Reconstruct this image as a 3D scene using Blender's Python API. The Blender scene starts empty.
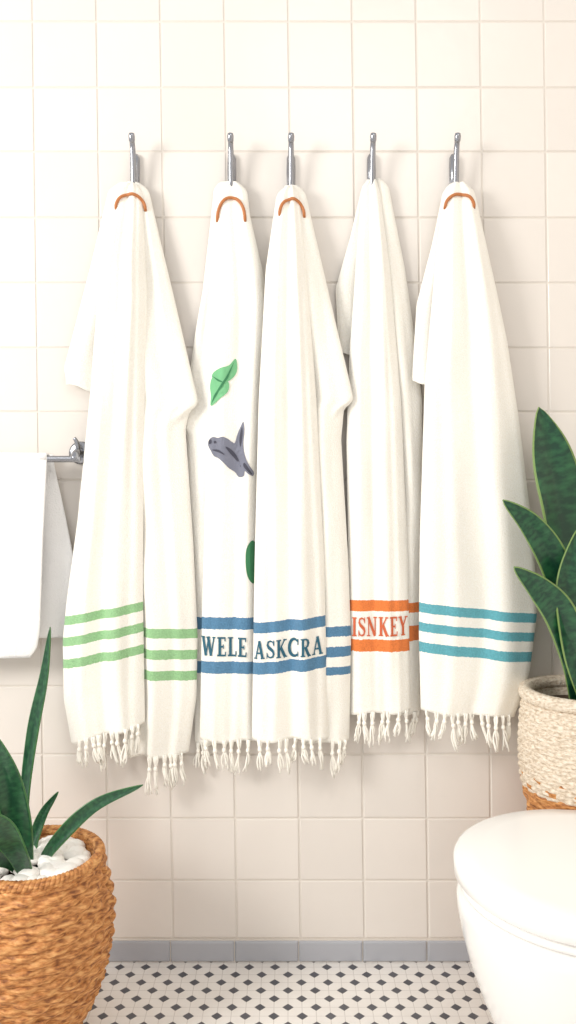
import bpy, bmesh, math, random
import numpy as np
from mathutils import Vector, noise
random.seed(7); np.random.seed(7)
scene=bpy.context.scene
try:
    scene.view_settings.view_transform='Standard'
    scene.view_settings.look='None'
except Exception: pass
FPX=850.0; D=2.0; H=1.129
COL=scene.collection

def lin(c):
    out=[]
    for v in c:
        v/=255.0
        out.append(v/12.92 if v<=0.04045 else ((v+0.055)/1.055)**2.4)
    return (*out,1.0)
def W(px,py,off):
    d=D-off
    return Vector(((px-288)*d/FPX, -off, H-(py-480)*d/FPX))
D0=1.93
def TX(px,d=D0): return (px-288)*d/FPX
def TZ(py,d=D0): return H-(py-480)*d/FPX

# ---------- materials ----------
def newmat(name,col,rough=0.5,metal=0.0,**kw):
    m=bpy.data.materials.new(name); m.use_nodes=True
    b=m.node_tree.nodes['Principled BSDF']
    b.inputs['Base Color'].default_value=lin(col)
    b.inputs['Roughness'].default_value=rough
    b.inputs['Metallic'].default_value=metal
    for k,v in kw.items(): b.inputs[k].default_value=v
    return m
def N(m,t,**kw):
    n=m.node_tree.nodes.new(t)
    for k,v in kw.items(): setattr(n,k,v)
    return n
def L(m,a,b): m.node_tree.links.new(a,b)
def bsdf(m): return m.node_tree.nodes['Principled BSDF']
def M(m,op,a,b=None,c=None):
    n=N(m,'ShaderNodeMath',operation=op)
    for i,x in enumerate((a,b,c)):
        if x is None: continue
        if isinstance(x,(int,float)): n.inputs[i].default_value=x
        else: L(m,x,n.inputs[i])
    return n.outputs[0]
def mixc(m,f,a,b):
    n=N(m,'ShaderNodeMix',data_type='RGBA')
    if isinstance(f,(int,float)): n.inputs[0].default_value=f
    else: L(m,f,n.inputs[0])
    for i,x in ((6,a),(7,b)):
        if isinstance(x,tuple): n.inputs[i].default_value=x
        else: L(m,x,n.inputs[i])
    return n.outputs[2]
def add_noise_bump(m,scale,strength,dist=0.002,detail=3):
    tc=N(m,'ShaderNodeTexCoord'); no=N(m,'ShaderNodeTexNoise')
    no.inputs['Scale'].default_value=scale; no.inputs['Detail'].default_value=detail
    L(m,tc.outputs['Object'],no.inputs['Vector'])
    bp=N(m,'ShaderNodeBump'); bp.inputs['Strength'].default_value=strength; bp.inputs['Distance'].default_value=dist
    L(m,no.outputs['Fac'],bp.inputs['Height']); L(m,bp.outputs['Normal'],bsdf(m).inputs['Normal'])
    return no

CLOTH=(252,249,240)
def towel_mat(name,col,bands):
    m=newmat(name,CLOTH,0.95); b=bsdf(m)
    b.inputs['Sheen Weight'].default_value=0.2
    add_noise_bump(m,330,0.45,0.003,2)
    uv=N(m,'ShaderNodeUVMap'); uv.uv_map='UVMap'
    sep=N(m,'ShaderNodeSeparateXYZ'); L(m,uv.outputs[0],sep.inputs[0])
    tc=N(m,'ShaderNodeTexCoord'); nz=N(m,'ShaderNodeTexNoise'); nz.inputs['Scale'].default_value=260
    L(m,tc.outputs['Object'],nz.inputs['Vector'])
    v=M(m,'ADD',sep.outputs[1],M(m,'MULTIPLY',M(m,'SUBTRACT',nz.outputs['Fac'],0.5),0.002))
    n3=N(m,'ShaderNodeTexNoise'); n3.inputs['Scale'].default_value=420; n3.inputs['Detail'].default_value=2
    L(m,tc.outputs['Object'],n3.inputs['Vector'])
    f3=M(m,'MULTIPLY',M(m,'SUBTRACT',n3.outputs['Fac'],0.3),1.8)
    cl=mixc(m,f3,lin((247,242,230)),lin((255,254,249)))
    tot=None
    for a,c in bands:
        k=M(m,'COMPARE',v,(a+c)/2000.0,(c-a)/2000.0)
        tot=k if tot is None else M(m,'MAXIMUM',tot,k)
    dark=tuple(x*0.76 for x in lin(col)[:3])+(1,)
    cc=mixc(m,f3,dark,tuple(min(1,x*1.25) for x in lin(col)[:3])+(1,))
    L(m,mixc(m,tot,cl,cc),b.inputs['Base Color'])
    return m

# ---------- mesh helpers ----------
def mkobj(name,verts,faces,mat=None,smooth=True,parent=None,uvs=None,matidx=None):
    me=bpy.data.meshes.new(name); me.from_pydata([tuple(v) for v in verts],[],faces)
    if smooth: me.polygons.foreach_set('use_smooth',[True]*len(me.polygons))
    for mm in (mat if isinstance(mat,(list,tuple)) else [mat]):
        if mm: me.materials.append(mm)
    if matidx is not None: me.polygons.foreach_set('material_index',matidx)
    if uvs is not None:
        ul=me.uv_layers.new(name='UVMap')
        vi=np.zeros(len(me.loops),dtype=np.int32); me.loops.foreach_get('vertex_index',vi)
        ul.data.foreach_set('uv',np.array(uvs,dtype=np.float32)[vi].ravel())
    me.update()
    o=bpy.data.objects.new(name,me); COL.objects.link(o)
    if parent: o.parent=parent
    return o
def top(o,label,cat,group=None):
    o['label']=label; o['category']=cat
    if group: o['group']=group
    return o
def empty(name,loc=(0,0,0)):
    e=bpy.data.objects.new(name,None); e.empty_display_size=0.05; COL.objects.link(e); 
    return e
def tube_data(pts,rad,n=8,cap=True):
    pts=[Vector(p) for p in pts]; V=[];F=[]
    if isinstance(rad,(int,float)): rad=[rad]*len(pts)
    up=None
    for i,p in enumerate(pts):
        t=(pts[min(i+1,len(pts)-1)]-pts[max(i-1,0)]).normalized()
        if up is None:
            up=Vector((0,1,0)) if abs(t.y)<0.9 else Vector((1,0,0))
        a=t.cross(up).normalized(); b=a.cross(t).normalized(); up=b
        for k in range(n):
            an=2*math.pi*k/n
            V.append(p+(a*math.cos(an)+b*math.sin(an))*rad[i])
    for i in range(len(pts)-1):
        for k in range(n):
            F.append((i*n+k,i*n+(k+1)%n,(i+1)*n+(k+1)%n,(i+1)*n+k))
    if cap:
        F.append(tuple(range(n))[::-1]); F.append(tuple((len(pts)-1)*n+k for k in range(n)))
    return V,F
class Acc:
    def __init__(s): s.V=[];s.F=[]
    def add(s,V,F):
        o=len(s.V); s.V+=list(V); s.F+=[tuple(i+o for i in f) for f in F]
def spline(pts,n):
    pts=[Vector(p) for p in pts]; out=[]
    P=[pts[0]*2-pts[1]]+pts+[pts[-1]*2-pts[-2]]
    for i in range(1,len(P)-2):
        for k in range(n):
            t=k/n; a,b,c,d=P[i-1],P[i],P[i+1],P[i+2]
            out.append(0.5*((2*b)+(c-a)*t+(2*a-5*b+4*c-d)*t*t+(3*b-a-3*c+d)*t**3))
    out.append(pts[-1]); return out
def lathe(name,prof,n,mat,center,parent=None,disp=None):
    V=[];F=[];uv=[]
    m=len(prof)
    for i,(r,z) in enumerate(prof):
        for k in range(n):
            a=2*math.pi*k/n
            rr=r+(disp(i,k) if disp else 0)
            V.append((center[0]+rr*math.cos(a),center[1]+rr*math.sin(a),center[2]+z))
    for i in range(m-1):
        for k in range(n):
            F.append((i*n+k,i*n+(k+1)%n,(i+1)*n+(k+1)%n,(i+1)*n+k))
    return mkobj(name,V,F,mat,True,parent)

# ---------- room ----------
m_grout=newmat('grout',(226,219,210),0.9); add_noise_bump(m_grout,300,0.2)
m_tile=newmat('wall_tile_glaze',(236,228,219),0.22)
def tile_variation(m,base,amt,wav=0.12):
    at=N(m,'ShaderNodeAttribute'); at.attribute_name='tone'
    a=tuple(x*(1-amt) for x in lin(base)[:3])+(1,)
    b=tuple(min(1,x*(1+amt*0.6)) for x in lin(base)[:3])+(1,)
    tc=N(m,'ShaderNodeTexCoord'); nz=N(m,'ShaderNodeTexNoise'); nz.inputs['Scale'].default_value=9
    L(m,tc.outputs['Object'],nz.inputs['Vector'])
    f=M(m,'ADD',M(m,'MULTIPLY',at.outputs['Fac'],0.7),M(m,'MULTIPLY',nz.outputs['Fac'],0.3))
    L(m,mixc(m,f,a,b),bsdf(m).inputs['Base Color'])
    bp=N(m,'ShaderNodeBump'); bp.inputs['Strength'].default_value=wav; bp.inputs['Distance'].default_value=0.01
    n2=N(m,'ShaderNodeTexNoise'); n2.inputs['Scale'].default_value=14; L(m,tc.outputs['Object'],n2.inputs['Vector'])
    L(m,n2.outputs['Fac'],bp.inputs['Height']); L(m,bp.outputs['Normal'],bsdf(m).inputs['Normal'])
tile_variation(m_tile,(232,225,217),0.05)
m_trim=newmat('grey_trim_glaze',(188,188,192),0.3); tile_variation(m_trim,(178,180,186),0.06)

def tiled(name,xs,zs,lean,gap,bev,thick,base_off,mats,extent,axis='back',plane=0.0):
    A=Acc(); mi=[]; tone=[]
    def P(x,z,o):
        if axis=='back': return (x,-(base_off+o),z)
        return (plane-(base_off+o),x,z)
    x0,x1,z0,z1=extent
    A.add([P(x0,z0,0),P(x1,z0,0),P(x1,z1,0),P(x0,z1,0),P(x0,z0,-0.08-base_off),P(x1,z0,-0.08-base_off),P(x1,z1,-0.08-base_off),P(x0,z1,-0.08-base_off)],
          [(0,1,2,3),(7,6,5,4),(4,5,1,0),(5,6,2,1),(6,7,3,2),(7,4,0,3)]); mi+=[1]*6; tone+=[0.5]*8
    for i in range(len(xs)-1):
        for j in range(len(zs)-1):
            a,b=xs[i]+gap/2,xs[i+1]-gap/2; c,d=zs[j]+gap/2,zs[j+1]-gap/2
            a,b=max(a,x0),min(b,x1)
            if b-a<0.01 or d-c<0.01: continue
            tn=random.random(); V=[]
            tl=[random.uniform(-0.0004,0.0004) for _ in range(4)]
            for (ins,o) in ((0,-0.001),(0,thick*0.55),(bev*0.4,thick*0.88),(bev,thick)):
                for q,(x,z) in enumerate(((a+ins,c+ins),(b-ins,c+ins),(b-ins,d-ins),(a+ins,d-ins))):
                    V.append(P(x+lean*(1.9-z),z,o+(tl[q] if ins==bev else 0)))
            F=[]
            for r in range(3):
                for k in range(4): F.append((r*4+k,r*4+(k+1)%4,r*4+4+(k+1)%4,r*4+4+k))
            F.append((12,13,14,15))
            A.add(V,F); mi+=[0]*len(F); tone+=[tn]*16
    o=mkobj(name,A.V,A.F,mats,False,None,None,mi)
    at=o.data.attributes.new('tone','FLOAT','POINT'); at.data.foreach_set('value',tone)
    o['kind']='structure'
    return o
def wz(py): return H-(py-480)*D/FPX
ylines=[-303,-238,-173,-108,-43,22,88,152,218,283,348,412,480,548,617,686,754,818,880,938]
zs=sorted([wz(y) for y in ylines])
xs=[0.005+0.1502*k for k in range(-10,8)]
tiled('wall_back',xs,zs,0.0135,0.0042,0.0022,0.0020,0.0,[m_tile,m_grout],(-1.45,1.05,-0.0,zs[-1]))
ys=[-2.6+0.15*k for k in range(0,18)]
tiled('wall_right',ys,zs,0.0,0.0042,0.0022,0.0020,0.0,[m_tile,m_grout],(-2.6,0.0,0.0,zs[-1]),axis='right',plane=1.05)
tiled('baseboard_back',[x+0.02 for x in xs],[0.001,0.051],0.0,0.003,0.004,0.005,0.008,[m_trim,m_grout],(-1.45,1.04,0.0,0.051))

m_floor=newmat('mosaic_floor',(230,226,220),0.4)
def floor_nodes(m):
    tc=N(m,'ShaderNodeTexCoord'); sp=N(m,'ShaderNodeSeparateXYZ'); L(m,tc.outputs['Object'],sp.inputs[0])
    p=0.060
    u=M(m,'DIVIDE',sp.outputs[0],p); v=M(m,'DIVIDE',sp.outputs[1],p)
    def cell(ou,ov):
        a=M(m,'ABSOLUTE',M(m,'SUBTRACT',M(m,'FRACT',M(m,'ADD',u,ou)),0.5))
        b=M(m,'ABSOLUTE',M(m,'SUBTRACT',M(m,'FRACT',M(m,'ADD',v,ov)),0.5))
        return a,b
    a1,b1=cell(0,0); a2,b2=cell(0.5,0.5)
    d1=M(m,'ADD',a1,b1); d2=M(m,'ADD',a2,b2); d=M(m,'MINIMUM',d1,d2)
    dot=M(m,'LESS_THAN',d,0.20)
    ring=M(m,'MULTIPLY',M(m,'LESS_THAN',d,0.225),M(m,'SUBTRACT',1.0,dot))
    g=M(m,'MINIMUM',M(m,'MINIMUM',a1,a2),M(m,'MINIMUM',b1,b2))
    gl=M(m,'LESS_THAN',g,0.014)
    gm=M(m,'MULTIPLY',M(m,'MAXIMUM',gl,ring),M(m,'SUBTRACT',1.0,dot))
    nz=N(m,'ShaderNodeTexNoise'); nz.inputs['Scale'].default_value=25; L(m,tc.outputs['Object'],nz.inputs['Vector'])
    wh=mixc(m,nz.outputs['Fac'],lin((234,229,223)),lin((247,244,239)))
    c=mixc(m,gm,wh,lin((218,213,207)))
    nd=N(m,'ShaderNodeTexNoise'); nd.inputs['Scale'].default_value=12; L(m,tc.outputs['Object'],nd.inputs['Vector'])
    c=mixc(m,dot,c,mixc(m,nd.outputs['Fac'],lin((62,64,70)),lin((104,104,110))))
    L(m,c,bsdf(m).inputs['Base Color'])
    bp=N(m,'ShaderNodeBump'); bp.inputs['Strength'].default_value=0.3; bp.inputs['Distance'].default_value=0.002
    L(m,M(m,'SUBTRACT',1.0,gm),bp.inputs['Height']); L(m,bp.outputs['Normal'],bsdf(m).inputs['Normal'])
floor_nodes(m_floor)
fl=mkobj('floor',[(-1.45,0,0),(1.05,0,0),(1.05,-2.6,0),(-1.45,-2.6,0),(-1.45,0,-.08),(1.05,0,-.08),(1.05,-2.6,-.08),(-1.45,-2.6,-.08)],
 [(3,2,1,0),(4,5,6,7),(0,1,5,4),(1,2,6,5),(2,3,7,6),(3,0,4,7)],m_floor,False); fl['kind']='structure'

# ---------- cloth panels ----------
def sst(a,b,x):
    t=min(max((x-a)/(b-a),0.0),1.0); return t*t*(3-2*t)
YG=np.arange(150,820)
def edge(pts,win=7):
    ys,xs_=zip(*sorted(pts)); a=np.interp(YG,ys,xs_)
    k=np.ones(win)/win; ap=np.pad(a,win//2,mode='edge')
    return np.convolve(ap,k,mode='valid')
FAMP=1.7
class Panel:
    def __init__(s,Lp,Rp,top,bot,base,T,folds=(),steps=(),slope=0.0,xref=0,voff=0.0,hang=True,seed=0):
        s.L=edge(Lp); s.R=edge(Rp); s.top=top; s.bot=bot; s.base=base; s.T=T; s.folds=folds; s.steps=steps
        s.slope=slope; s.xref=xref; s.voff=voff; s.hang=hang; s.seed=seed
        s.d=D-(base+T*0.5)
    def tx(s,px): return TX(px,s.d)
    def tz(s,py): return TZ(py,s.d)
    def LR(s,yn): return np.interp(yn,YG,s.L),np.interp(yn,YG,s.R)
    def off(s,f,py):
        """depth (toward room) at cloth fraction f (0..1) and height py"""
        ramp=sst(178,290,py) if s.hang else 1.0
        q=2*f-1
        prof=max(0.0,1-abs(q)**2.6)**0.55
        base=0.022+(s.base-0.022)*(0.45+0.55*ramp) if s.hang else s.base
        o=base+s.T*(0.55+0.45*ramp)*prof
        e=min(1.0,4*min(f,1-f))
        for (k,ph,a) in s.folds:
            z=2*math.pi*(k*f+ph+0.07*math.sin(py*0.013+ph*9))
            o+=FAMP*a*(0.35+0.65*ramp)*e*(math.sin(z+0.65*math.sin(z)))
        for (ys_,f0,amt,sl) in s.steps:
            yy=ys_+sl*(1-f if f0>0.5 else f)
            w=sst(f0,1.0,f) if f0>0.5 else sst(1-f0,1.0,1-f)
            o+=amt*w*(1-sst(yy-2.5,yy+2.5,py))*sst(ys_-130,ys_-20,py)
        o+=0.007*ramp*e*noise.noise(Vector((f*2.5+s.seed*5,py*0.014,s.seed)))
        return o
    def off_at(s,px,py):
        l,r=s.LR(py); return s.off(min(max((px-l)/(r-l),0),1),py)
    def bottom(s,f): return s.bot[0]+(s.bot[1]-s.bot[0])*f
    def build(s,nu=90,nv=180):
        V=[];uv=[];F=[]
        for j in range(nv+1):
            t=j/nv
            for i in range(nu+1):
                th=(-1.28+2.56*i/nu)*math.pi/2
                sn=math.sin(th); cs=math.cos(th)
                f=(sn+1)/2
                bt=s.bottom(f)+(1.2*math.sin(f*9+s.seed) if s.hang else 0)
                py=s.top+t*(bt-s.top)
                yn=s.top+t*(max(s.bot)-s.top)
                l,r=s.LR(yn)
                px=l+(r-l)*f
                if cs>=0: o=s.off(f,py)
                else: o=s.off(f,py)-min(s.T*0.55,0.012)*abs(cs)**0.7
                V.append((s.tx(px),-max(o,0.007),s.tz(py)))
                uv.append((px/1000.0,(py-s.slope*(px-s.xref)+s.voff)/1000.0))
        w=nu+1
        for j in range(nv):
            for i in range(nu):
                F.append((j*w+i,(j+1)*w+i,(j+1)*w+i+1,j*w+i+1))
        return V,F,uv
def build_cloth(name,panels,mat,parent):
    V=[];F=[];UV=[]
    for p in panels:
        v,f,u=p.build(); o=len(V); V+=v; UV+=u; F+=[tuple(i+o for i in q) for q in f]
    ob=mkobj(name,V,F,mat,True,parent,UV)
    md=ob.modifiers.new('thickness','SOLIDIFY'); md.thickness=0.0022; md.offset=-1
    return ob

def rt(c,hw,y=180):
    return [(y,c-hw*0.30),(y+3,c-hw*0.72),(y+9,c-hw)],[(y,c+hw*0.30),(y+3,c+hw*0.72),(y+9,c+hw)]

m_fringe=newmat('cotton_fringe',(254,250,240),0.95,**{'Sheen Weight':.2}); add_noise_bump(m_fringe,500,0.3)
def fringe(parent,segs,mat):
    A=Acc()
    for (p,f0,f1,n,ln) in segs:
        for i in range(n):
            f=f0+(f1-f0)*(i+0.5+random.uniform(-.22,.22))/n
            by=p.bottom(f); l,r=p.LR(max(p.bot)); px=l+(r-l)*f
            o=p.off(f,by)
            x=p.tx(px); z=p.tz(by-2); len_=ln*random.uniform(0.78,1.15)*p.d/FPX
            sway=random.uniform(-.014,.014); 
            for s_ in range(7):
                an=random.uniform(0,6.28); sp=random.uniform(.002,.0066)
                pts=[];rr=[]
                for k in range(9):
                    t=k/8
                    g=1-math.exp(-((t-0.36)/0.13)**2)
                    spread=(0.75*(1-t)+1.1*t)*g
                    tw=an+t*2.2
                    wav=0.0016*math.sin(t*9+an*3)*t
                    pts.append((x+sway*t*t+sp*spread*math.cos(tw)+wav,-(o-0.001)+sp*spread*math.sin(tw)*0.7,z-len_*t*(1+0.10*math.sin(an*5))))
                    rr.append(0.0021*(1-0.2*t))
                v,fc=tube_data(pts,rr,5); A.add(v,fc)
            kz=z-len_*0.36; kx=x+sway*.13
            v,fc=tube_data([(kx,-o,kz+.0055),(kx,-o,kz+.004),(kx,-o,kz),(kx,-o,kz-.004),(kx,-o,kz-.0055)],[.001,.0042,.0052,.0042,.001],8); A.add(v,fc)
    return mkobj('fringe',A.V,A.F,mat,True,parent)

m_leather=newmat('tan_leather',(186,116,66),0.55); add_noise_bump(m_leather,200,0.2)
def loop(parent,panel,cx,ytop,w,h,tilt=0.0):
    pts=[]
    for k in range(19):
        a=math.pi*(k/18)
        px=cx-w/2*math.cos(a); 
        py=ytop+h*(1-math.sin(a)**0.85)+tilt*(px-cx)
        o=panel.off_at(px,py)+0.0035
        if k in(0,18): o-=0.006
        pts.append((panel.tx(px),-o,panel.tz(py)))
    v,f=tube_data(pts,[.0036]*19,8)
    o=mkobj('hanging_loop',v,f,m_leather,True,parent); o['label']='tan leather hanging loop'
    return o

# --- serif lettering ---
def stroke(p,q,wd):
    (a,b),(c,d)=p,q; dx,dy=c-a,d-b; l=math.hypot(dx,dy); nx,ny=-dy/l*wd/2,dx/l*wd/2
    n=4; out=[]
    for i in range(n):
        t,u=i/n,(i+1)/n
        x0,y0,x1,y1=a+dx*t,b+dy*t,a+dx*u,b+dy*u
        out.append([(x0-nx,y0-ny),(x1-nx,y1-ny),(x1+nx,y1+ny),(x0+nx,y0+ny)])
    return out
def arc(pts,ws):
    out=[]
    n=len(pts)
    nr=[]
    for i in range(n):
        a=pts[max(i-1,0)];b=pts[min(i+1,n-1)]; dx,dy=b[0]-a[0],b[1]-a[1]; l=math.hypot(dx,dy); nr.append((-dy/l,dx/l))
    for i in range(n-1):
        p,q=pts[i],pts[i+1];u,v=nr[i],nr[i+1];w0,w1=ws[i]/2,ws[i+1]/2
        out.append([(p[0]-u[0]*w0,p[1]-u[1]*w0),(q[0]-v[0]*w1,q[1]-v[1]*w1),(q[0]+v[0]*w1,q[1]+v[1]*w1),(p[0]+u[0]*w0,p[1]+u[1]*w0)])
    return out
TK,TN,SF=0.19,0.09,0.07
def serif(x,y,w=0.30):
    s=SF/2 if y<0.5 else -SF/2
    return stroke((x-w/2,y+s),(x+w/2,y+s),SF)
def glyph(c):
    if c=='I': return 0.36,stroke((.18,0),(.18,1),TK)+serif(.18,0,.36)+serif(.18,1,.36)
    if c=='E': return 0.66,stroke((.2,0),(.2,1),TK)+stroke((0.02,.04),(.62,.04),TN)+stroke((.02,.96),(.6,.96),TN)+stroke((.2,.5),(.47,.5),TN)+stroke((.59,0),(.62,.24),.08)+stroke((.57,1),(.58,.78),.08)+stroke((.46,.38),(.46,.62),.06)
    if c=='L': return 0.62,stroke((.2,0),(.2,1),TK)+serif(.2,1,.38)+stroke((0.02,.04),(.6,.04),TN)+stroke((.57,0),(.6,.28),.08)
    if c=='W': return 1.08,stroke((.14,1),(.36,0),TK)+stroke((.36,0),(.54,.85),TN)+stroke((.52,1),(.74,0),TK)+stroke((.74,0),(.95,1),TN)+serif(.14,1,.3)+serif(.53,1,.28)+serif(.95,1,.24)
    if c=='A': return 0.80,stroke((.12,0),(.38,1),TN)+stroke((.38,1),(.64,0),TK)+stroke((.2,.32),(.58,.32),TN)+serif(.11,0,.24)+serif(.65,0,.3)
    if c=='N': return 0.86,stroke((.16,0),(.16,1),TN)+stroke((.14,1),(.68,0),TK)+stroke((.7,0),(.7,1),TN)+serif(.15,0,.28)+serif(.12,1,.22)+serif(.7,1,.28)
    if c=='K': return 0.82,stroke((.2,0),(.2,1),TK)+serif(.2,0,.36)+serif(.2,1,.36)+stroke((.26,.42),(.66,1),TN)+stroke((.36,.56),(.68,0),TK)+serif(.66,1,.26)+serif(.69,0,.28)
    if c=='Y': return 0.80,stroke((.38,0),(.38,.48),TK)+stroke((.12,1),(.38,.46),TK)+stroke((.38,.46),(.64,1),TN)+serif(.38,0,.34)+serif(.12,1,.3)+serif(.65,1,.26)
    if c=='C':
        pts=[(.42+.36*math.cos(a),.5+.47*math.sin(a)) for a in [math.radians(x) for x in range(48,315,19)]]
        n=len(pts); return 0.76,arc(pts,[TN+(TK-TN+.03)*math.sin(math.pi*i/(n-1)) for i in range(n)])+stroke((.68,.66),(.68,1),.07)+stroke((.68,0.02),(.68,.3),.05)
    if c=='S':
        k=[(.55,.74),(.5,.9),(.32,.96),(.15,.9),(.11,.74),(.2,.6),(.35,.5),(.5,.4),(.56,.25),(.5,.1),(.32,.04),(.14,.1),(.08,.27)]
        w=[.06,.08,.09,.12,.15,.18,.19,.18,.15,.12,.09,.08,.06]
        return 0.64,arc(k,w)+stroke((.57,.68),(.57,1),.06)+stroke((.07,0),(.07,.33),.06)
    if c=='R':
        k=[(.2,.96),(.42,.96),(.56,.88),(.6,.74),(.55,.58),(.42,.5),(.2,.49)]
        return 0.80,stroke((.2,0),(.2,1),TK)+serif(.2,0,.36)+serif(.2,1,.36)+arc(k,[TN,TN,.14,.18,.14,TN,TN])+stroke((.4,.5),(.66,0),TK)+serif(.69,0,.22)
def lettering(parent,panel,text,x0,x1,y0,y1,slope,mat):
    gs=[glyph(c) for c in text]; gap=0.10
    tot=sum(g[0] for g in gs)+gap*(len(gs)-1)
    A=Acc(); cx=0; hh=y1-y0
    for w,polys in gs:
        for pg in polys:
            V=[]
            for (u,v) in pg:
                px=x0+(cx+u)/tot*(x1-x0); py=y1-v*hh+slope*(px-x0)
                V.append((panel.tx(px),-(panel.off_at(px,py)+0.0022),panel.tz(py)))
            A.add(V,[tuple(range(len(V)))])
        cx+=w+gap
    o=mkobj('lettering',A.V,A.F,mat,False,parent); o['label']='embroidered serif letters reading '+text
    return o
def patch(name,parent,panel,pts,mat,lift=0.0018,sm=True):
    if sm:
        P3=[Vector((x,y,0)) for x,y in pts]; n=len(P3); out=[]
        for i in range(n):
            a,b,c,d=P3[i-1],P3[i],P3[(i+1)%n],P3[(i+2)%n]
            for k in range(4):
                t=k/4; q=0.5*((2*b)+(c-a)*t+(2*a-5*b+4*c-d)*t*t+(3*b-a-3*c+d)*t**3); out.append((q.x,q.y))
        pts=out
    bm=bmesh.new(); vs=[bm.verts.new((x,y,0)) for x,y in pts]; f=bm.faces.new(vs)
    bmesh.ops.triangulate(bm,faces=[f])
    bmesh.ops.subdivide_edges(bm,edges=bm.edges[:],cuts=2,use_grid_fill=True)
    for v in bm.verts:
        x,y=v.co.x,v.co.y; v.co=(panel.tx(x),-(panel.off_at(x,y)+lift),panel.tz(y))
    bmesh.ops.recalc_face_normals(bm,faces=bm.faces[:])
    me=bpy.data.meshes.new(name); bm.to_mesh(me); bm.free(); me.materials.append(mat)
    o=bpy.data.objects.new(name,me); COL.objects.link(o); o.parent=parent; return o

G='hanging bath towels on wall hooks'
GREEN=(154,200,146); BLUE=(88,134,168); ORANGE=(240,130,64); TEAL=(100,174,186)
m_blue_t=newmat('blue_thread',(48,98,118),0.9); m_or_t=newmat('rust_thread',(206,102,66),0.9)
# Towel 1 (green stripes)
t=empty('hanging_towel'); top(t,'cream cotton towel with three green stripes, hanging from a chrome hook','towel',G)
l,r=rt(130,18)
B=Panel(l+[(260,100),(390,90),(520,77),(600,66),(640,62),(700,63),(745,71)],[(180,135),(188,140),(300,146),(450,143),(600,142),(745,144)],180,(744,724),.056,.022,[(1.5,.1,.006),(3,.4,.0018)],slope=-0.19,xref=63,seed=1)
A_=Panel([(180,122),(300,112),(450,112),(765,128)],r+[(250,162),(330,181),(402,198),(408,197),(412,189),(430,185),(550,193),(640,197),(700,196),(757,188)],181,(757,754),.031,.022,[(1.3,.55,.004),(2.5,.2,.002)],[(412,.72,.011,60)],slope=0.04,xref=145,voff=1000,seed=2)
Fl=Panel([(180,122),(190,108),(270,91),(380,64),(390,66)],[(180,135),(270,118),(395,112)],182,(384,397),.022,.010,[(1,.2,.002)],seed=3)
m1=towel_mat('towel_green_stripes',GREEN,[(617,626),(638,647),(660,669),(1627,1636.5),(1648,1657.5),(1669,1678.5)])
build_cloth('cloth',[B,A_,Fl],m1,t); fringe(t,[(B,.08,.97,10,31),(A_,.35,.95,6,31)],m_fringe); loop(t,B,129,192,29,15)
# Towel 2
t=empty('hanging_towel'); top(t,'cream cotton towel with leaf and animal appliques and blue lettered stripes','towel',G)
l,r=rt(231,16)
C=Panel([(180,226),(183,219),(188,216),(290,211),(430,207),(617,202),(740,200)],r+[(215,250),(270,262),(300,266),(500,264),(740,258)],180,(741,741),.036,.018,[(1.2,.15,.004),(2.5,.5,.0018)],slope=0.0,xref=200,seed=4)
C2=Panel([(180,222),(188,214),(290,203),(330,196),(424,183),(430,183),(434,187),(500,189),(560,192),(740,195)],[(180,236),(300,228),(740,228)],182,(744,744),.012,.012,[(1,.6,.002)],[(430,.25,.005,20)],voff=0,seed=5)
m2=towel_mat('towel_blue_lettered',BLUE,[(617,629),(661,673)])
build_cloth('cloth',[C,C2],m2,t); fringe(t,[(C2,.05,.3,2,28),(C,.05,.92,6,30)],m_fringe); loop(t,C,231,197,28,24)
lettering(t,C,'WELE',201,247,636,655,0.02,m_blue_t)
m_lf=newmat('green_applique',(122,190,138),0.9); add_noise_bump(m_lf,300,.5); m_lfd=newmat('dark_green_thread',(62,128,86),0.9)
m_gr=newmat('grey_applique',(124,126,140),0.9); add_noise_bump(m_gr,300,.5); m_grd=newmat('dark_grey_thread',(72,72,84),0.9)
o=patch('leaf_applique',t,C,[(236,359),(237,371),(232,379),(224,383),(215,382),(212,375),(219,369),(229,366)],m_lf); o['label']='pale green leaf applique'
o=patch('leaf_applique',t,C,[(213,377),(222,378),(229,383),(228,392),(220,399),(211,406),(211,396),(210,386)],m_lf,.0022); o['label']='pale green leaf applique'
patch('leaf_vein',t,C,[(211,405),(214,396),(219,388),(226,378),(235,361),(228,379),(221,389),(216,397)],m_lfd,.003,False)
patch('leaf_vein',t,C,[(212,376),(219,380),(226,384),(218,381.5)],m_lfd,.003,False)
o=patch('leaf_applique',t,C,[(253,540),(247,548),(246,562),(248,576),(254,583),(258,570),(258,550)],m_lfd); o['label']='dark green leaf applique'
animal=[(209,440),(213,437),(218,438),(223,437),(228,439),(232,442),(235,443),(237,436),(240,428),(243.5,422),(244.5,432),(243.5,442),(244,450),(246,458),(250,466),(254,472),(253,476),(248,473.5),(245,471),(244,476),(239,477),(235,472),(229,468),(223,462),(218,458),(214,456),(211,451),(208,445)]
o=patch('animal_applique',t,C,animal,m_gr); o['label']='grey animal applique with raised tail'
patch('animal_stitching',t,C,[(226,447),(232,450),(238,458),(241,467),(236,460),(230,453)],m_grd,.003)
patch('animal_stitching',t,C,[(214,441.5),(216,441),(216.5,443),(214.5,443.5)],m_grd,.003)
patch('animal_stitching',t,C,[(208.5,441),(211,439.5),(211.5,443),(209,444)],m_grd,.003)
patch('animal_stitching',t,C,[(212,450),(219,450),(225,455),(219,452.5)],m_grd,.003)
patch('animal_stitching',t,C,[(242,427),(242.5,436),(240.5,447),(239.5,438)],m_grd,.003)
patch('animal_stitching',t,C,[(245,463),(252,473),(251,474),(244,467)],m_grd,.003)
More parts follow.
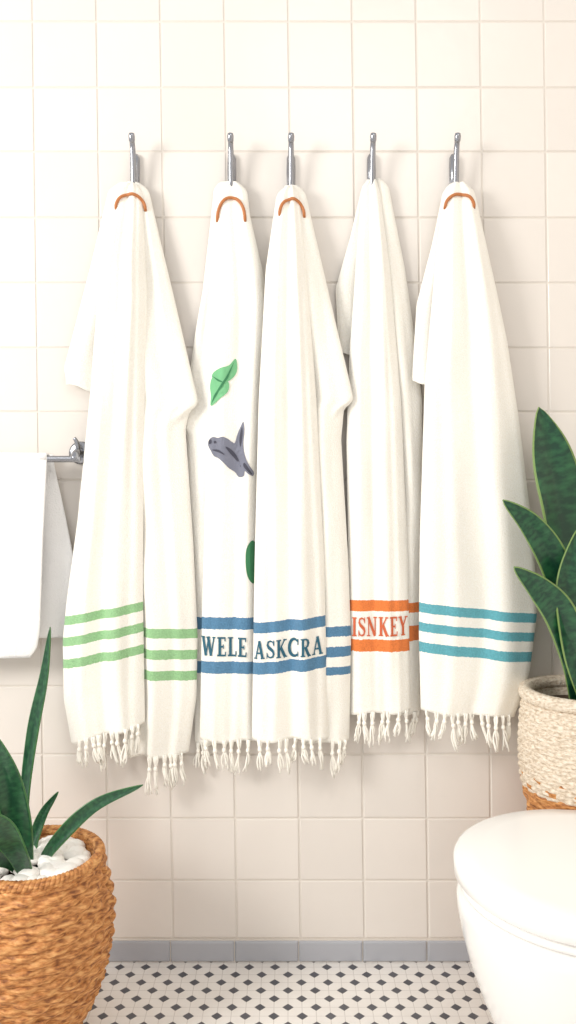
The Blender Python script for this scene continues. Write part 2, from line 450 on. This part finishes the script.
# Towel 3
t=empty('hanging_towel'); top(t,'cream cotton towel with dark blue lettering between blue stripes','towel',G)
l,r=rt(291,15,182)
E=Panel(l+[(270,266),(400,259),(560,255),(735,252),(742,253)],[(182,295),(190,300),(260,306),(400,316),(560,324),(740,328)],182,(741,739),.068,.022,[(1.5,.05,.005),(3,.3,.002)],slope=-0.10,xref=252,seed=6)
E2=Panel([(182,284),(300,290),(560,300),(740,306)],r+[(260,321),(330,337),(398,353),(403,352),(408,344),(440,341),(560,348),(640,351),(745,349)],183,(743,741),.046,.018,[(1.2,.5,.003)],[(405,.7,.010,60)],voff=1000,seed=7)
m3=towel_mat('towel_blue_text',BLUE,[(623,634),(663,675),(1626,1636),(1646,1656),(1666,1674)])
build_cloth('cloth',[E,E2],m3,t); fringe(t,[(E,.04,.96,8,29),(E2,.55,.95,3,29)],m_fringe); loop(t,E,292,196,25,17)
lettering(t,E,'ASKCRA',254,323,641,659,-0.08,m_blue_t)
# Towel 4
t=empty('hanging_towel'); top(t,'cream cotton towel with rust lettering between orange stripes','towel',G)
l,r=rt(375,14,178)
G1=Panel([(178,371),(181,364),(186,362),(300,354),(355,350),(440,347),(560,349),(720,351)],[(178,377),(190,381),(270,390),(400,401),(560,408),(715,411)],178,(714,712),.037,.016,[(1.5,.1,.0035),(3,.6,.0013)],seed=8)
G2=Panel([(178,370),(300,370),(715,385)],r+[(270,405),(340,415),(400,422),(560,424),(715,420)],179,(714,713),.014,.014,[(1,.5,.003)],voff=1000,seed=9)
G3=Panel([(178,368),(190,361),(240,350),(290,336),(352,339)],[(178,375),(355,368)],180,(354,356),.012,.010,[],seed=10)
m4=towel_mat('towel_orange_text',ORANGE,[(600,611),(639,651),(1602,1612),(1625,1640)])
build_cloth('cloth',[G1,G2,G3],m4,t); fringe(t,[(G1,.04,.96,7,29),(G2,.75,.97,2,27)],m_fringe)
lettering(t,G1,'ISNKEY',352,408,617,636,-0.02,m_or_t)
# Towel 5
t=empty('hanging_towel'); top(t,'cream cotton towel with three teal stripes, hanging beside a plant','towel',G)
l,r=rt(461,17,179)
K=Panel([(179,455),(182,449),(188,446),(250,438),(385,426),(540,421),(640,420),(715,422)],r+[(260,491),(340,508),(420,520),(520,532),(580,537),(615,538),(670,531),(700,522),(716,515)],179,(712,717),.056,.026,[(1.3,.15,.0055),(2.7,.4,.0022)],slope=0.095,xref=421,seed=11)
K2=Panel([(179,454),(190,444),(250,432),(310,417),(380,413)],[(179,462),(388,448)],181,(381,390),.042,.010,[],seed=12)
m5=towel_mat('towel_teal_stripes',TEAL,[(603,612.5),(622.5,631.5),(642,652)])
build_cloth('cloth',[K,K2],m5,t); fringe(t,[(K,.03,.97,12,30)],m_fringe); loop(t,K,461,192,29,14)

# ---------- hooks ----------
m_chrome=newmat('chrome',(160,162,168),0.22,1.0)
for hx in (136,232,291,371,453):
    h=empty('wall_hook'); top(h,'small chrome wall hook screwed to the tiles','hook','chrome hooks along the wall')
    X=(hx-288)*D/FPX
    zc=wz(172)
    V,F=tube_data([(X,-.003,zc-.040),(X,-.004,zc-.038),(X,-.007,zc-.033),(X,-.008,zc),(X,-.007,zc+.030),(X,-.005,zc+.036),(X,-.003,zc+.038)],[.003,.007,.010,.0108,.010,.007,.003],16)
    mkobj('base',V,F,m_chrome,True,h)
    pts=spline([(X,-.008,wz(192)),(X,-.022,wz(196)),(X,-.032,wz(186)),(X,-.038,wz(168)),(X,-.044,wz(155)),(X,-.054,wz(148))],5)
    n=len(pts); V,F=tube_data(pts,[.0082-.0022*(i/(n-1)) for i in range(n)],12)
    mkobj('prong',V,F,m_chrome,True,h)
    V,F=tube_data([(X,-.051,wz(151.5)),(X,-.0525,wz(149.5)),(X,-.0555,wz(145.5)),(X,-.0575,wz(143)),(X,-.058,wz(142.5))],[.0055,.0072,.0076,.0060,.0015],12)
    mkobj('tip',V,F,m_chrome,True,h)

# ---------- towel rail + hand towel ----------
rl=empty('towel_rail'); top(rl,'chrome towel rail with round wall brackets','towel rail')
zr=TZ(459); RO=.062
V,F=tube_data([(TX(-230),-RO,zr),(TX(-229),-RO,zr),(TX(78),-RO,zr),(TX(79.5),-RO,zr)],[.004,.0075,.0075,.004],16); mkobj('bar',V,F,m_chrome,True,rl)
for px in (74,-220):
    x=TX(px); zb=TZ(452)
    V,F=tube_data([(x,-.003,zb),(x,-.004,zb),(x,-.010,zb),(x,-.013,zb),(x,-.0135,zb)],[.020,.027,.027,.022,.004],24); mkobj('bracket',V,F,m_chrome,True,rl)
    pts=spline([(x,-.010,zb),(x,-.035,zb),(x,-.055,zb-.004),(x,-RO-.004,zr-.002)],5); V,F=tube_data(pts,.0095,14); mkobj('bracket_arm',V,F,m_chrome,True,rl)
    pts=spline([(x,-.03,zb+.004),(x-.002,-.034,zb+.022),(x-.008,-.036,zb+.034)],4); V,F=tube_data(pts,[.007-.003*i/8 for i in range(9)],10); mkobj('bracket_finial',V,F,m_chrome,True,rl)
m_wt=newmat('white_terry',(249,248,247),0.95); add_noise_bump(m_wt,300,.5,.003,2)
HF=Panel([(440,-110),(660,-112)],[(440,47),(460,47),(540,43),(630,40),(648,37),(657,30)],453,(656,657),.074,.010,[(2.5,.1,.003)],hang=False,seed=20)
HB=Panel([(440,-105),(660,-105)],[(440,46),(465,48),(520,60),(560,68),(600,67),(641,60)],454,(642,641),.022,.010,[(2,.4,.003)],hang=False,seed=21)
HF.d=D0; HB.d=D0
v1,f1,_=HF.build(60,60); v2,f2,_=HB.build(60,60)
v3=[];f3=[]; nx=20
for i in range(nx+1):
    x=TX(-110+157*i/nx)
    for k in range(13):
        a=math.pi*k/12; rr=.011
        v3.append((x,-RO-rr*1.7*math.cos(a),zr+.000+rr*math.sin(a)*1.0))
for i in range(nx):
    for k in range(12): f3.append((i*13+k,i*13+k+1,(i+1)*13+k+1,(i+1)*13+k))
Aa=Acc(); Aa.add(v1,f1); Aa.add(v2,f2); Aa.add(v3,f3)
ht=mkobj('hand_towel',Aa.V,Aa.F,m_wt); top(ht,'plain white hand towel folded over a chrome rail','towel')
md=ht.modifiers.new('thickness','SOLIDIFY'); md.thickness=.003; md.offset=0

# ---------- baskets ----------
def wicker_mat(name,c1,c2,c3,sc=(40,40,220)):
    m=newmat(name,c1,0.6)
    tc=N(m,'ShaderNodeTexCoord'); mp=N(m,'ShaderNodeMapping'); mp.inputs['Scale'].default_value=sc
    L(m,tc.outputs['Object'],mp.inputs[0])
    nz=N(m,'ShaderNodeTexNoise'); nz.inputs['Scale'].default_value=1.0; nz.inputs['Detail'].default_value=3; L(m,mp.outputs[0],nz.inputs['Vector'])
    cr=N(m,'ShaderNodeValToRGB'); e=cr.color_ramp.elements
    e[0].position=.3; e[0].color=lin(c2); e[1].position=.7; e[1].color=lin(c3)
    k=e.new(.5); k.color=lin(c1)
    L(m,nz.outputs['Fac'],cr.inputs[0]); L(m,cr.outputs[0],bsdf(m).inputs['Base Color'])
    bp=N(m,'ShaderNodeBump'); bp.inputs['Strength'].default_value=.4; bp.inputs['Distance'].default_value=.002
    L(m,nz.outputs['Fac'],bp.inputs['Height']); L(m,bp.outputs[0],bsdf(m).inputs['Normal'])
    return m
def woven(name,prof_pts,rows,stakes,amp,mat,center,parent,sub=7,seg=8,inner=0.012):
    z0,z1=prof_pts[0][1],prof_pts[-1][1]
    sp=spline([(p[0],p[1],0) for p in prof_pts],12); zz=[q[1] for q in sp]; rr=[q[0] for q in sp]
    n=stakes*seg; V=[];F=[]; tot=rows*sub
    for i in range(tot+1):
        t=i/tot; z=z0+(z1-z0)*t; r=float(np.interp(z,zz,rr))
        row=min(i//sub,rows-1); u=(i%sub)/sub
        rnd=math.sqrt(max(0,math.sin(math.pi*u)))
        for k in range(n):
            a=2*math.pi*k/n
            s_=math.cos(math.pi*k/seg+math.pi*row)
            dr=amp*rnd*(0.7+0.8*s_)+amp*.35*noise.noise(Vector((k*.25,row*3.1,0)))
            V.append((center[0]+(r+dr)*math.cos(a),center[1]+(r+dr)*math.sin(a),center[2]+z+amp*.35*s_*0.5+amp*.4*noise.noise(Vector((k*.07,row*1.7,5)))))
    m_=tot+1
    for (rr_,z_) in ((float(rr[-1])-inner*.4,z1+.002),(float(rr[-1])-inner,z1-.004),(float(rr[-1])-inner,z1-.10),(0.001,z1-.10)):
        for k in range(n):
            a=2*math.pi*k/n; V.append((center[0]+rr_*math.cos(a),center[1]+rr_*math.sin(a),center[2]+z_))
    for i in range(m_+3):
        for k in range(n): F.append((i*n+k,i*n+(k+1)%n,(i+1)*n+(k+1)%n,(i+1)*n+k))
    F.append(tuple(range(n))[::-1])
    return mkobj(name,V,F,mat,True,parent)
def braid(name,center,R,z,r,turns,mat,parent):
    A=Acc()
    for ph in (0,2.09,4.19):
        pts=[]
        n=360
        for k in range(n+1):
            a=2*math.pi*k/n; b=a*turns+ph
            pts.append((center[0]+(R+r*.7*math.cos(b))*math.cos(a),center[1]+(R+r*.7*math.cos(b))*math.sin(a),z+r*.7*math.sin(b)))
        v,f=tube_data(pts,r*.62,7,False); A.add(v,f)
    return mkobj(name,A.V,A.F,mat,True,parent)

def leaf_mat(name,c1,c2,edgec,bands=0.5):
    m=newmat(name,c1,0.32)
    uv=N(m,'ShaderNodeUVMap'); uv.uv_map='UVMap'; sp=N(m,'ShaderNodeSeparateXYZ'); L(m,uv.outputs[0],sp.inputs[0])
    mp=N(m,'ShaderNodeMapping'); mp.inputs['Scale'].default_value=(3,30,1); L(m,uv.outputs[0],mp.inputs[0])
    nz=N(m,'ShaderNodeTexNoise'); nz.inputs['Scale'].default_value=1; nz.inputs['Detail'].default_value=3; L(m,mp.outputs[0],nz.inputs['Vector'])
    cr=N(m,'ShaderNodeValToRGB'); e=cr.color_ramp.elements; e[0].position=.40; e[0].color=lin(c1); e[1].position=.70; e[1].color=lin(c2)
    L(m,nz.outputs['Fac'],cr.inputs[0])
    d=M(m,'ABSOLUTE',M(m,'SUBTRACT',sp.outputs[0],.5))
    ed=M(m,'GREATER_THAN',d,.46)
    L(m,mixc(m,ed,cr.outputs[0],lin(edgec)),bsdf(m).inputs['Base Color'])
    return m
def leaf(parent,pts,width,mat,tilt=0.0,fold=0.25,tip=1.0,basew=0.5):
    sp=spline(pts,10); n=len(sp); V=[];F=[];uv=[]; nc=11
    for i,p in enumerate(sp):
        t=i/(n-1)
        tg=(sp[min(i+1,n-1)]-sp[max(i-1,0)]).normalized()
        view=Vector((math.sin(tilt),1,0)).normalized()
        w=tg.cross(view).normalized(); nn=w.cross(tg).normalized()
        if nn.y>0: nn=-nn
        prof=(basew+(1-basew)*math.sin(min(t/.5,1)*math.pi/2)) if t<.5 else max(0,math.cos((t-.5)/.5*math.pi/2))**.72
        hw=width/2*prof+.0004
        for k in range(nc):
            s_=-1+2*k/(nc-1)
            wav=.07*width*math.sin(t*11+s_*2)*abs(s_)
            V.append(p+w*s_*hw-nn*(fold*hw*(1-abs(s_)**1.3))+nn*wav*prof)
            uv.append(((s_+1)/2,t*1.0))
    for i in range(n-1):
        for k in range(nc-1): F.append((i*nc+k,i*nc+k+1,(i+1)*nc+k+1,(i+1)*nc+k))
    o=mkobj('leaf',V,F,mat,True,parent,uv)
    md=o.modifiers.new('thickness','SOLIDIFY'); md.thickness=.003; md.offset=0
    return o

# left plant
m_wick=wicker_mat('honey_wicker',(196,132,74),(124,72,34),(232,176,112),(60,60,200))
lp=empty('potted_plant'); top(lp,'green snake plant with slim leaves in a round honey wicker basket','plant')
c=(-.508,-.30,0.0)
woven('wicker_basket',[(.070,0.0),(.095,.05),(.120,.10),(.143,.17),(.153,.24),(.152,.28),(.143,.33),(.130,.372)],24,31,.0058,m_wick,c,lp,inner=.014)
braid('basket_rim',c,.128,.375,.0095,30,m_wick,lp)
m_soil=newmat('soil',(92,72,56),.95); add_noise_bump(m_soil,120,.8,.01)
m_peb=newmat('white_pebble',(246,243,238),.5)
lathe('soil',[(.116,.335),(.08,.345),(.03,.348),(.001,.349)],40,m_soil,c,lp)
A=Acc()
ico=bmesh.new(); bmesh.ops.create_icosphere(ico,subdivisions=2,radius=1); iv=[v.co.copy() for v in ico.verts]; ifc=[tuple(v.index for v in f.verts) for f in ico.faces]; ico.free()
for k in range(80):
    a=random.uniform(0,6.28); r_=.100*math.sqrt(random.random()); s_=random.uniform(.014,.025)
    q=(c[0]+r_*math.cos(a),c[1]+r_*math.sin(a),.358+random.uniform(0,.006)+.014*(1-r_/.105)); sx,sy,sz=s_*random.uniform(.8,1.2),s_*random.uniform(.8,1.2),s_*.7
    A.add([(q[0]+v.x*sx,q[1]+v.y*sy,q[2]+v.z*sz) for v in iv],ifc)
pb=mkobj('pebbles',A.V,A.F,m_peb,True,lp); pb['kind']='stuff'; pb['label']='white rounded pebbles covering the soil'
m_leafL=leaf_mat('dark_green_leaf',(24,66,44),(48,100,62),(66,116,62))
for pts,w,ti in (
  ([(30,872,.30),(24,810,.30),(32,735,.29),(44,675,.28),(50,627,.28)],.024,.3),
  ([(26,872,.32),(18,825,.34),(5,775,.36),(-8,732,.37)],.055,-.2),
  ([(36,872,.30),(56,842,.32),(94,806,.32),(143,785,.31)],.026,.2),
  ([(32,868,.28),(34,840,.26),(43,814,.25),(58,792,.25)],.020,.1),
  ([(26,874,.36),(14,850,.40),(-2,826,.43),(-20,812,.45)],.050,.0),
  ([(20,866,.28),(-4,820,.26),(-30,760,.24),(-50,700,.22)],.05,.2),
  ([(22,872,.34),(4,860,.38),(-24,850,.42)],.034,.0),
  ([(24,866,.27),(4,790,.22),(-22,700,.20),(-34,650,.20)],.04,.4)):
    leaf(lp,[W(*p) for p in pts],w,m_leafL,ti)

# right plant
rp=empty('potted_plant'); top(rp,'broad-leaved snake plant in a tall wicker planter with cream crocheted cover','plant')
m_cro=wicker_mat('cream_crochet',(226,211,190),(192,172,148),(242,232,216),(120,120,300))
c2=(.643,-.137,0.0)
woven('wicker_planter',[(.070,0),(.080,.15),(.094,.30),(.110,.40),(.122,.455),(.124,.50)],26,26,.0045,m_wick,c2,rp,inner=.012)
woven('crocheted_cover',[(.123,.456),(.128,.48),(.131,.53),(.129,.60),(.122,.655)],23,48,.0034,m_cro,c2,rp,inner=.012)
braid('cover_rim',c2,.119,.660,.012,40,m_cro,rp)
lathe('soil',[(.112,.630),(.06,.635),(.001,.637)],40,m_soil,c2,rp)
m_leafR=leaf_mat('variegated_leaf',(16,60,42),(44,100,62),(124,152,84))
for pts,w,ti in (
  ([(588,712,.13),(584,620,.14),(570,525,.14),(555,462,.13),(539,407,.12)],.132,-.3),
  ([(580,712,.15),(574,630,.19),(556,566,.22),(532,526,.24),(503,500,.25)],.062,.3),
  ([(580,712,.18),(576,664,.22),(562,618,.25),(541,590,.27),(514,567,.28)],.066,.3),
  ([(590,712,.20),(576,650,.23),(568,590,.24),(577,530,.24)],.060,-.2),
  ([(598,712,.11),(602,600,.10),(612,500,.09),(622,420,.09)],.09,.3),
  ([(604,712,.13),(622,620,.14),(640,540,.15),(668,490,.16)],.07,.4),
  ([(596,712,.09),(590,640,.07),(580,560,.06),(576,500,.06)],.06,.1)):
    leaf(rp,[W(*p) for p in pts],w,m_leafR,ti,fold=.3)

# ---------- toilet ----------
m_por=newmat('white_porcelain',(248,247,244),.12); bsdf(m_por).inputs['Coat Weight'].default_value=.3
m_seat=newmat('white_seat_plastic',(250,248,245),.2)
tl=empty('toilet'); top(tl,'white ceramic toilet with a closed smooth lid','toilet')
CX,CY=.546,-.486
def outline(rx,ry,back,n=72,cx=CX):
    out=[]
    for k in range(n):
        a=2*math.pi*k/n; co,si=math.cos(a),math.sin(a)
        if co>=0: out.append((cx-rx*co,CY+ry*si))
        else:
            s_=abs(co)**.55; out.append((cx+back*s_,CY+ry*math.copysign(abs(si)**.75,si)*(1-.10*s_)))
    return out
def loft(name,rings,mat,parent,n=72,capb=True,capt=True):
    V=[];F=[]
    for (rx,ry,back,z) in rings:
        for (x,y) in outline(rx,ry,back,n): V.append((x,y,z))
    m_=len(rings)
    for i in range(m_-1):
        for k in range(n): F.append((i*n+k,i*n+(k+1)%n,(i+1)*n+(k+1)%n,(i+1)*n+k)[::-1])
    if capb: F.append(tuple(range(n)))
    if capt: F.append(tuple((m_-1)*n+k for k in range(n))[::-1])
    o=mkobj(name,V,F,mat,True,parent)
    bm=bmesh.new(); bm.from_mesh(o.data); bmesh.ops.recalc_face_normals(bm,faces=bm.faces[:]); bm.to_mesh(o.data); bm.free()
    return o
loft('bowl',[(.150,.130,.36,0),(.152,.132,.36,.012),(.146,.126,.36,.03),(.150,.128,.36,.08),(.168,.145,.36,.14),(.196,.172,.36,.20),(.218,.196,.36,.26),(.234,.212,.36,.32),(.241,.222,.35,.36),(.242,.226,.35,.380),(.237,.220,.345,.390),(.19,.18,.32,.392)],m_por,tl)
loft('seat',[(.222,.214,.24,.3925),(.234,.226,.245,.394),(.237,.230,.245,.400),(.234,.227,.245,.407),(.22,.212,.24,.409)],m_seat,tl)
loft('lid',[(.228,.224,.25,.4125),(.240,.236,.255,.414),(.246,.242,.258,.419),(.247,.244,.258,.442),(.244,.241,.256,.4485),(.237,.233,.25,.4525),(.20,.195,.22,.4545),(.08,.08,.10,.4560)],m_seat,tl)
def rbox(name,x0,x1,y0,y1,z0,z1,bev,mat,parent):
    bm=bmesh.new(); bmesh.ops.create_cube(bm,size=1)
    for v in bm.verts: v.co=((x0+x1)/2+v.co.x*(x1-x0),(y0+y1)/2+v.co.y*(y1-y0),(z0+z1)/2+v.co.z*(z1-z0))
    bmesh.ops.bevel(bm,geom=bm.edges[:],offset=bev,segments=5,profile=.5,affect='EDGES')
    me=bpy.data.meshes.new(name); bm.to_mesh(me); bm.free(); me.materials.append(mat)
    me.polygons.foreach_set('use_smooth',[True]*len(me.polygons))
    o=bpy.data.objects.new(name,me); COL.objects.link(o); o.parent=parent; return o
rbox('tank',.845,1.035,CY-.20,CY+.18,.37,.76,.025,m_por,tl)
rbox('tank_lid',.838,1.04,CY-.207,CY+.187,.762,.80,.012,m_por,tl)
V,F=tube_data([(.94,CY,.799),(.94,CY,.803),(.94,CY,.806),(.94,CY,.8065)],[.022,.022,.018,.002],24); mkobj('flush_button',V,F,m_chrome,True,tl)
for s_ in(-.08,.08):
    V,F=tube_data([(.805,CY+s_-.02,.412),(.805,CY+s_+.02,.412)],.012,14); mkobj('hinge',V,F,m_chrome,True,tl)

# ---------- light ----------
w=bpy.data.worlds.new('world'); scene.world=w; w.use_nodes=True
w.node_tree.nodes['Background'].inputs[0].default_value=(1.0,.985,.965,1); w.node_tree.nodes['Background'].inputs[1].default_value=.84
def area(name,loc,aim,size,power,col):
    l_=bpy.data.lights.new(name,'AREA'); l_.size=size; l_.energy=power; l_.color=col
    o=bpy.data.objects.new(name,l_); COL.objects.link(o); o.location=loc
    o.rotation_euler=(Vector(aim)-Vector(loc)).to_track_quat('-Z','Y').to_euler(); return o
area('window_light',(-2.4,-1.9,2.0),(.1,0,.55),.9,64,(1,.975,.94))
area('high_front_area',(.4,-2.2,2.9),(.1,-.1,.5),1.0,9,(1,.98,.95))  # weak area light set high and in front of the wall

cam=bpy.data.cameras.new('camera'); co=bpy.data.objects.new('camera',cam); COL.objects.link(co)
co.location=(0,-D,H); co.rotation_euler=(math.radians(90),0,0)
cam.sensor_width=36; cam.lens=36*FPX/1024; cam.shift_y=-32/1024; cam.clip_start=.05
scene.camera=co
